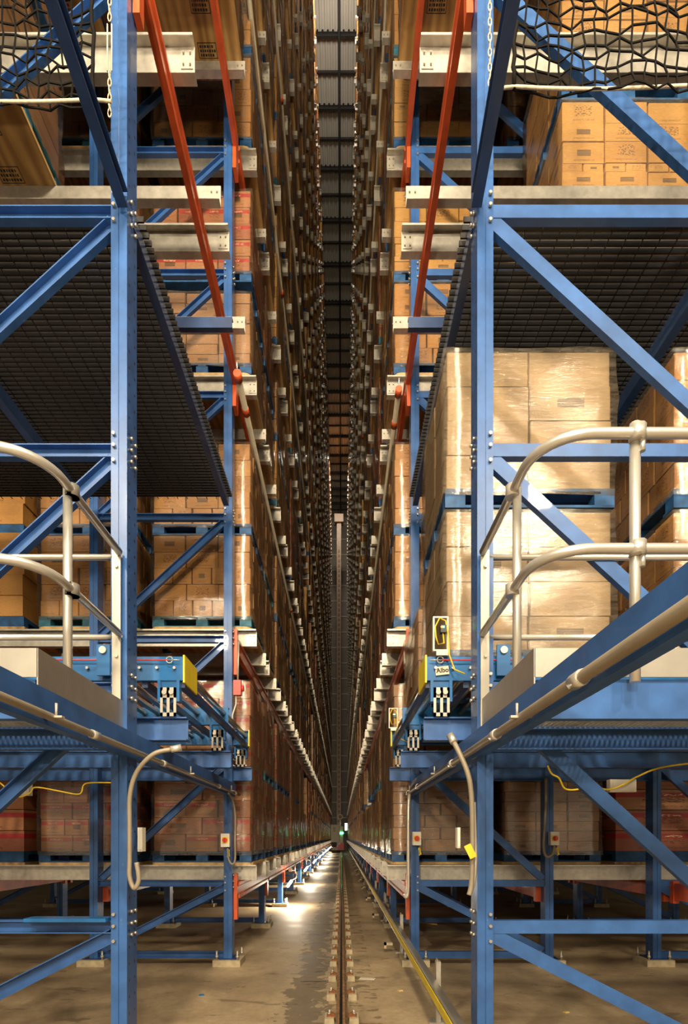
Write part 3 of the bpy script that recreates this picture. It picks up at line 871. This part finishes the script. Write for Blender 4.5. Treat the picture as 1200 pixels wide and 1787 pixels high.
# ------------------------------------------------------------------ safety nets
def net(side):
    s=SIDES[side]; rnd=random.Random(11 if s<0 else 12)
    x0=-1.36 if s<0 else .93; W=1.5; z0=5.53; Hh=.95; y=2.95 if s<0 else 2.9
    t=thing('safety_net',f'black knotted safety net hanging over the {side} deck front','net',(x0,y,z0))
    nx,nz=int(W/.062),int(Hh/.062)
    P={}
    for i in range(nx+1):
        for j in range(nz+1):
            q=.010
            sag=.05*math.sin(math.pi*min(1,i/nx))*(1-j/nz)*.6
            P[i,j]=(s*(i*W/nx)+rnd.uniform(-q,q),rnd.uniform(-.02,.02)+.02*math.sin(i*.4),j*Hh/nz+rnd.uniform(-q,q)-sag*.4+.008*math.sin(i*1.9+j*1.4))
    m=MB()
    for i in range(nx+1): m.tube([P[i,j] for j in range(nz+1)],.0054,5,caps=False)
    for j in range(nz+1): m.tube([P[i,j] for i in range(nx+1)],.0054,5,caps=False)
    m.build('net_mesh',M['cord'],t)
    MB().tube([(-s*.1,0,0.0)]+[(s*W*i/12,0,-.012*math.sin(i*.5)+.01) for i in range(13)],.008,8).build('bottom_rope',M['rope'],t)
    # border cord
    MB().tube([P[0,j] for j in range(nz+1)],.011,6).build('border_cord',M['cord'],t)
    # chain with turnbuckle by the upright
    cx=-1.29-1.36*0 if s<0 else .845
    ch=thing('chain',f'slack chain with turnbuckle hanging beside the {side} front upright','chain',(-1.288 if s<0 else .822,2.99,5.5))
    zz=0; i=0
    while zz<1.1:
        if s<0 and .22<zz<.52:
            MB().tube([(-.012,0,zz),(-.012,0,zz+.26)],.004,6).build('turnbuckle',M['rope'],ch); MB().tube([(.012,0,zz),(.012,0,zz+.26)],.004,6).build('turnbuckle',M['rope'],ch); zz+=.28; continue
        a=(0 if i%2 else 1)
        pts=[]
        for q in range(13):
            an=2*math.pi*q/12; pts.append((.009*math.cos(an)*a,.009*math.cos(an)*(1-a),zz+.024*math.sin(an)+.02))
        MB().tube(pts,.0034,6).build('chain_link',M['rope'],ch); zz+=.042; i+=1
net('left'); net('right')

# ------------------------------------------------------------------ sprinkler pipes down the aisle
for (side,x,z,y0,r,word) in (('left',-1.13,6.52,5.9,.034,'low'),('right',.65,6.6,6.2,.030,'low'),('left',-1.12,11.6,4,.034,'high'),('right',.64,13.4,4,.034,'high'),('left',-1.12,15.2,4,.03,'upper'),('right',.64,17.2,4,.03,'upper')):
    t=thing('sprinkler_pipe',f'grey sprinkler pipe along the {side} rack face, the {word} run','pipe',(x,y0,z),'sprinkler pipes')
    MB().tube([(0,0,0),(0,54,0)],r,10).build('pipe_run',M['conduit'],t)
    for yy in (.45,6,12,18,24): MB().tube([(0,yy-.05,0),(0,yy+.05,0)],r*1.2,10).build('pipe_coupling',M['red'],t)
    if word=='low':
        MB().tube([(0,-.08,.0),(0,.02,0)],r*1.3,10).build('end_fitting',M['red'],t)
        MB().tube([(0,-.06,.0),(0,-.08,.06),(0,-.1,.10)],.010,8).build('drain_stub',M['pipe'],t)

# ------------------------------------------------------------------ crane rail
t=thing('crane_rail','rusty floor rail with worn black top on concrete pads along the aisle','rail',(0.0,0,0))
m=MB(); m.prism([(-.047,.045),(.047,.045),(.047,.053),(.014,.062),(.008,.068),(.008,.098),(.026,.104),(.026,.128),(-.026,.128),(-.026,.104),(-.008,.098),(-.008,.068),(-.014,.062),(-.047,.053)],(0,2.5,0),(0,61,0)); m.build('rail_bar',M['rust'],t)
MB().box(-.017,.006,2.5,61,.1275,.1295).build('running_surface',M['railtop'],t)
pad=MB(); pad.prism([(-.04,0),(.04,0),(.037,.055),(-.037,.055)],(0,-.08,0),(0,.08,0)); pad=pad.mesh('concrete_pad',M['grout'])
clip=MB(); clip.box(-.035,.035,-.035,.03,.055,.066); clip.prism([(-.03,.066),(.0,.085),(.03,.07),(.03,.066)],(0,-.02,0),(0,.02,0)); clip=clip.mesh('rail_clip',M['rustclip'])
pb=MB().cyl((0,0,.06),(0,0,.105),.009,8); pb.cyl((0,0,.066),(0,0,.08),.017,6); pb=pb.mesh('clip_bolt',M['galv'])
rp=MB()
for i in range(88):
    y=3.05+.655*i
    for s in (-1,1):
        if i<46:
            p=link('concrete_pad',pad,t,(s*.098,y,0)); c=link('rail_clip',clip,p,(-s*.012,0,0)); c.scale=(s*-1,1,1); link('clip_bolt',pb,p)
        else: rp.box(s*.098-.04,s*.098+.04,y-.08,y+.08,0,.055)
rp.build('distant_pad',M['grout'],t)['kind']='stuff'
# conductor rail with yellow cover
t=thing('conductor_rail','silver power rail with yellow insulated face on brackets, right of the floor rail','rail',(.68,2.6,0))
MB().prism([(0,.27),(.06,.255),(.075,.355),(.07,.365),(.012,.375),(.0,.365),(.006,.355),(.006,.285)],(0,0,0),(0,57,0)).build('rail_body',M['galvs'],t)
for i,(a,b2) in enumerate(((.288,.318),(.324,.352))): MB().bar((-.001,0,(a+b2)/2),(-.001,57,(a+b2)/2),.008,b2-a).build('yellow_strip',M['yellow'],t)
br=MB(); br.box(.078,.115,-.03,.03,0,.50); br.box(.0,.10,-.022,.022,.255,.275); br.box(.02,.2,-.05,.05,0,.02); br.box(.085,.09,-.03,.03,.30,.52); br=br.mesh('support_bracket',M['galv'])
for i in range(22): link('support_bracket',br,t,(0,1.75+2.65*i*.999-(0 if i else 0),0))
for i in range(24):
    m=MB().box(-.13,-.02,-.03,.03,.10,.13); m.box(-.13,-.1,-.03,.03,.06,.13); m.build('sensor_bracket',M['grout'],t,(0,4.4+2.65*i,0)) if i<20 else None

# ------------------------------------------------------------------ LED lamps along the left footings
for i in range(9):
    y=11.6+5.3*i
    t=thing('aisle_lamp',f'lit white tube lamp at the foot of the left rack, {ORD[i]} from the front','lamp',(-1.20,y,0),'lit tube lamps along the aisle')
    pts=[(.02,0,.43),(.03,0,.44),(.12,.0,.56),(.13,0,.575)]
    MB().tube(pts,[.02,.029,.029,.02],10).build('lamp_tube',M['lamp'],t)
    MB().box(.06,.13,-.03,.03,.76,.84).build('junction_box',M['white'],t)
    MB().tube([(.12,0,.79),(.2,0,.78),(.235,0,.70),(.21,0,.62),(.12,0,.575)],.010,6).build('cable',M['white'],t)
    L=bpy.data.lights.new('lamp_glow','AREA'); L.shape='RECTANGLE'; L.size=.2; L.size_y=.1; L.energy=45; L.color=(1,.88,.66)
    lo=bpy.data.objects.new('lamp_glow',L); C.objects.link(lo); lo.location=(-1.06,y,.43); lo.rotation_euler=(0,R(38),0)
    L2=bpy.data.lights.new('tube_glow','POINT'); L2.energy=32; L2.shadow_soft_size=.05; L2.color=(1,.86,.64)
    l2=bpy.data.objects.new('tube_glow',L2); C.objects.link(l2); l2.location=(-.98,y,.48)

# ------------------------------------------------------------------ stacker crane far down the aisle
yc=55.0
t=thing('stacker_crane','stacker crane with tall brown mast parked at the far aisle end','crane',(-.28,yc,0))
MB().box(-.22,.22,-.2,.2,.3,33.5).build('mast',M['mast'],t)
m=MB()
for i in range(60): m.box(-.08,.08,-.23,-.2,1+i*.5,1.25+i*.5)
m.build('mast_ladder',M['rust'],t)
MB().box(-.45,.45,-.4,.4,33.5,34.3).build('mast_head',M['mast'],t)
MB().box(-.8,.05,-1.2,-.2,1.0,2.75).build('control_cabinet',M['cabinet'],t)
MB().box(-.55,-.35,-1.21,-1.2,2.05,2.5).build('cabinet_panel',M['mast'],t)
MB().box(.1,.42,-1.0,-.2,.9,2.6).build('machinery_column',M['cabinet'],t)
MB().cyl((.12,-.6,3.55),(.12,-.9,3.55),.28,16).build('hoist_drum',M['cabinet'],t)
MB().cyl((.12,-.91,3.55),(.12,-.93,3.55),.17,16).build('drum_hub',M['rust'],t)
MB().box(-.75,.5,-1.6,.8,.2,.5).build('base_carriage',M['mast'],t)
MB().box(-.15,.13,-1.75,-1.55,.30,.75).build('buffer',M['pink'],t); MB().box(.18,.5,-1.75,-1.55,.25,.95).build('buffer',M['pink'],t)
MB().box(.1,.45,-1.05,-1.0,1.82,2.0).build('signal_light',M['green'],t)
for x in (-1.0,.72): MB().box(x-.12,x+.12,-.5,-.4,2.2,2.9).build('bright_opening',M['glow'],t)  # glowing boxes standing in for daylight openings either side of the crane

# ------------------------------------------------------------------ switches, boxes, hanging conduits
def disconnect(x,y,z,label):
    t=thing('disconnect_switch',label,'switch',(x,y,z))
    MB().box(-.05,.05,-.075,0,0,.155).build('enclosure',M['white'],t)
    MB().box(-.034,.034,-.079,-.075,.045,.115).build('yellow_plate',M['yellow'],t)
    k=MB().cyl((0,-.079,.08),(0,-.10,.08),.028,14); k.bar((-.006,-.11,.055),(-.006,-.11,.105),.014,.02,(0,1,0)); k.build('red_knob',M['redp'],t)
    MB().tube([(.02,-.04,0),(.022,-.045,-.03)],.012,8).build('cable_gland',M['blackp'],t)
    MB().prism([(-.013,-.045),(.013,-.045),(.013,.045),(-.013,.045)],(.035,-.07,-.075),(.037,-.072,-.075),(0,.25,1)).build('warning_tag',M['yellow'],t)
    g=MB().bar((.03,-.06,-.03),(.045,-.062,-.11),.022,.006,(0,1,0)); g.build('yellow_sleeve',M['yellow'],t)
def zpx(y,Y): return H+(HY-y)*Y/F
disconnect(-1.345,6.29,zpx(1478,6.25),'white disconnect switch with red knob on the left upright by the conveyor')
disconnect(.865,6.29,zpx(1475,6.25),'white disconnect switch with red knob on the right aisle upright')
disconnect(2.46,6.29,zpx(1475,6.25),'white disconnect switch with red knob on the inner right upright')
t=thing('pull_box','red pull box on a thin conduit beside the left second upright','box',(-1.19,6.2,zpx(1215,6.2)))
MB().box(-.045,.04,-.06,.0,0,.17).build('box_body',M['redp'],t); MB().cyl((.045,-.03,.08),(.07,-.03,.08),.035,10).build('box_lens',M['redp'],t)
MB().tube([(0,-.03,.17),(.01,-.03,.62)],.011,8).build('upper_conduit',M['plate'],t)
MB().tube([(-.02,-.03,0),(-.02,-.03,-.1),(-.06,-.03,-.22),(-.065,-.03,-.45)],.011,8).build('lower_conduit',M['plate'],t)
def wp(x,y,Y): return ((x-CX)*Y/F, Y, zpx(y,Y))
def conduit(label,pts,r,mat='conduit',fit=True):
    P=[Vector(wp(*p)) for p in pts]
    # smooth with Catmull-Rom
    out=[]
    for i in range(len(P)-1):
        a=P[max(i-1,0)];b=P[i];c=P[i+1];d=P[min(i+2,len(P)-1)]
        for q in range(6):
            u=q/6; out.append(.5*((2*b)+(c-a)*u+(2*a-5*b+4*c-d)*u*u+(3*b-a-3*c+d)*u**3))
    out.append(P[-1]); o=P[0]
    t=thing('flexible_conduit',label,'conduit',tuple(o))
    MB().tube([tuple(p-o) for p in out],r,10).build('sleeve',M[mat],t)
    if fit:
        d=(out[0]-out[1]).normalized(); MB().tube([(0,0,0),tuple(d*.06)],r*1.5,8).build('end_fitting',M['pipe'],t)
    return t
conduit('beige flexible conduit looping down the left front upright',[(298,1308,3.1),(268,1316,3.08),(240,1345,3.1),(227,1385,3.12),(226,1440,3.14),(226,1500,3.14),(226,1530,3.14),(234,1550,3.14),(242,1535,3.14),(238,1505,3.14)],.0135)
conduit('beige flexible conduit curving down the right front upright',[(792,1296,3.1),(803,1318,3.06),(816,1350,3.04),(822,1385,3.05),(824,1440,3.07),(824,1500,3.07),(822,1545,3.07),(818,1562,3.07)],.0145)
conduit('second grey conduit behind the curving one on right front upright',[(826,1400,3.12),(828,1460,3.12),(829,1500,3.12),(826,1540,3.12),(819,1560,3.12)],.013,'pipe',False)
conduit('steel conduit down the right aisle upright to below the pallet beam',[(738,1352,5.6),(722,1366,5.9),(714,1385,6.1),(712,1430,6.1),(712,1500,6.1),(712,1550,6.1),(709,1566,6.1),(704,1560,6.1)],.020,'pipe',False)
conduit('thin grey cable hooked down the left second upright',[(398,1384,5.9),(405,1396,6.1),(410,1420,6.15),(410,1470,6.15),(410,1500,6.15),(405,1508,6.15),(399,1500,6.15),(397,1480,6.15)],.012,'conduit',False)
conduit('grey conduit hooked beside the inner right upright',[(952,1358,6.2),(952,1400,6.2),(950,1440,6.2),(948,1480,6.2),(954,1495,6.2),(964,1490,6.2),(967,1476,6.2)],.016,'conduit',False)
conduit('yellow cable drooping under the left walkway',[(0,1366,4.6),(30,1390,4.6),(52,1384,4.6),(62,1374,4.6),(100,1380,4.6),(138,1386,4.6),(146,1370,4.6),(160,1366,4.6),(200,1366,4.6)],.006,'cable',False)
conduit('yellow cable looped under the right walkway',[(955,1336,4.6),(962,1350,4.6),(975,1358,4.6),(985,1376,4.6),(1005,1378,4.6),(1030,1370,4.6),(1060,1378,4.6),(1090,1368,4.6),(1110,1356,4.6),(1150,1340,4.6),(1205,1332,4.6)],.008,'cable',False)
for (x0,x1,y0,y1,Y,lab) in ((240,248,1444,1486,3.35,'beige wall box on the side of the left front upright'),(798,803,1444,1480,3.3,'beige box on the aisle side of the right front upright'),(1064,1110,1360,1382,4.7,'white junction box under the right walkway'),(20,50,1364,1388,4.7,'white junction box under the left walkway')):
    a=wp(x0,y1,Y); b2=wp(x1,y0,Y)
    t=thing('junction_box',lab,'box',(a[0],Y,a[2])); w,h=b2[0]-a[0],b2[2]-a[2]
    MB().box(0,w,0,.06,0,h).build('box_body',M['white'],t); MB().box(w*.1,w*.9,-.006,0,h*.08,h*.92).build('box_cover',M['white'],t)
a=wp(820,1498,3.02); t=MB().prism([(-.02,-.04),(.02,-.04),(.02,.04),(-.02,.04)],(a[0],a[1]-.006,a[2]+.04),(a[0],a[1]-.003,a[2]+.04),(-.5,0,1)).build('warning_tag',M['yellow'])
tag(t,'yellow warning tag hanging on the right front upright conduit','tag')
# loose things
a=wp(46,1606,3.2); b2=wp(193,1609,3.24)
t=MB().box(a[0],b2[0],3.17,3.27,.9995,1.02).build('loose_board',M['bright']); tag(t,'loose light blue board lying on the low left brace','board')
a=wp(627,1706,5.75); t=MB().prism([(-.045,0),(.045,.004),(.045,.008),(-.045,.004)],(a[0],5.70,.001),(a[0]+.16,5.66,.004)).build('paper_strip',M['white']); tag(t,'white paper strip lying on the floor right of the rail','litter')
t=MB().bar((1.10,9.55,.02),(1.62,9.15,.02),.025,.022).build('wooden_stick',M['wdark']); tag(t,'thin yellow wooden stick lying under the right rack','stick')
for i,(x,y,lab) in enumerate(((.55,5.25,'pale wood chip on the floor left of the power rail'),(1.9,4.6,'tan scrap on the floor inside the right rack'),(-1.35,5.1,'blue scrap on the floor behind the left upright'))):
    t=MB().prism([(-.02,0),(.02,0),(.012,.008),(-.012,.008)],(x,y,0),(x+.04,y+.02,0)).build('floor_scrap',M['bright'] if i==2 else M['wdark']); tag(t,lab,'litter')

# ------------------------------------------------------------------ light, world, camera
W=bpy.data.worlds.new('hall_light'); bpy.context.scene.world=W; W.use_nodes=True
bg=W.node_tree.nodes['Background']; bg.inputs[0].default_value=(1,.86,.66,1); bg.inputs[1].default_value=.32
def area(loc,target,size,energy,col=(1,.84,.6),sy=None):
    L=bpy.data.lights.new('unseen_area_light','AREA'); L.size=size; L.energy=energy; L.color=col  # unseen lamps: hall high bays behind the camera, plus added aisle fill
    if sy: L.shape='RECTANGLE'; L.size_y=sy
    o=bpy.data.objects.new('unseen_area_light',L); C.objects.link(o); o.location=loc
    d=Vector(target)-Vector(loc); o.rotation_euler=d.to_track_quat('-Z','Y').to_euler(); return o
area((3.2,-2.2,7.0),(1.2,5,3.2),.35,250)
area((-3.4,-2.6,7.0),(-1.2,5,3),.35,310)
area((.9,-3.2,6.2),(.6,6,4.5),.3,190)
area((-.9,-3.2,3.2),(-.6,6,2.5),.3,210)
area((-.3,-5,9),(-.2,14,9),1.2,900)
area((-.24,20.5,34.6),(-.24,30,39),1.2,260,(1,.92,.8))  # added uplight out of view, brightens the roof deck
area((-.24,.3,9.5),(-.24,14,6),.8,230)  # added fill over the aisle mouth for the aisle-side faces
area((-.24,49,36),(-.24,61,14),1.0,320,(1,.88,.7))  # added lamp without a fixture, brightens back wall, crane and far racks
S=bpy.data.lights.new('front_fill','SUN'); S.energy=.60; S.angle=R(75); S.color=(1,.84,.62)  # added broad fill from the front, lights the aisle evenly with depth
so=bpy.data.objects.new('front_fill',S); C.objects.link(so); so.rotation_euler=Vector((.0,1,-.2)).to_track_quat('-Z','Y').to_euler()

cam=bpy.data.cameras.new('camera'); co=bpy.data.objects.new('camera',cam); C.objects.link(co)
co.location=(0,0,H); co.rotation_euler=(R(90),0,0)
cam.sensor_fit='AUTO'; cam.sensor_width=36; cam.lens=F/1787*36
cam.shift_x=(600-CX)/1787; cam.shift_y=(HY-893.5)/1787; cam.clip_end=300; cam.clip_start=.05
sc=bpy.context.scene; sc.camera=co
sc.view_settings.view_transform='Standard'; sc.view_settings.look='None'; sc.view_settings.gamma=1; sc.view_settings.exposure=0.2
cy=sc.cycles
cy.max_bounces=6; cy.diffuse_bounces=4; cy.glossy_bounces=3; cy.transmission_bounces=4; cy.transparent_max_bounces=16
cy.use_denoising=True; cy.sample_clamp_indirect=6; cy.caustics_reflective=False; cy.caustics_refractive=False
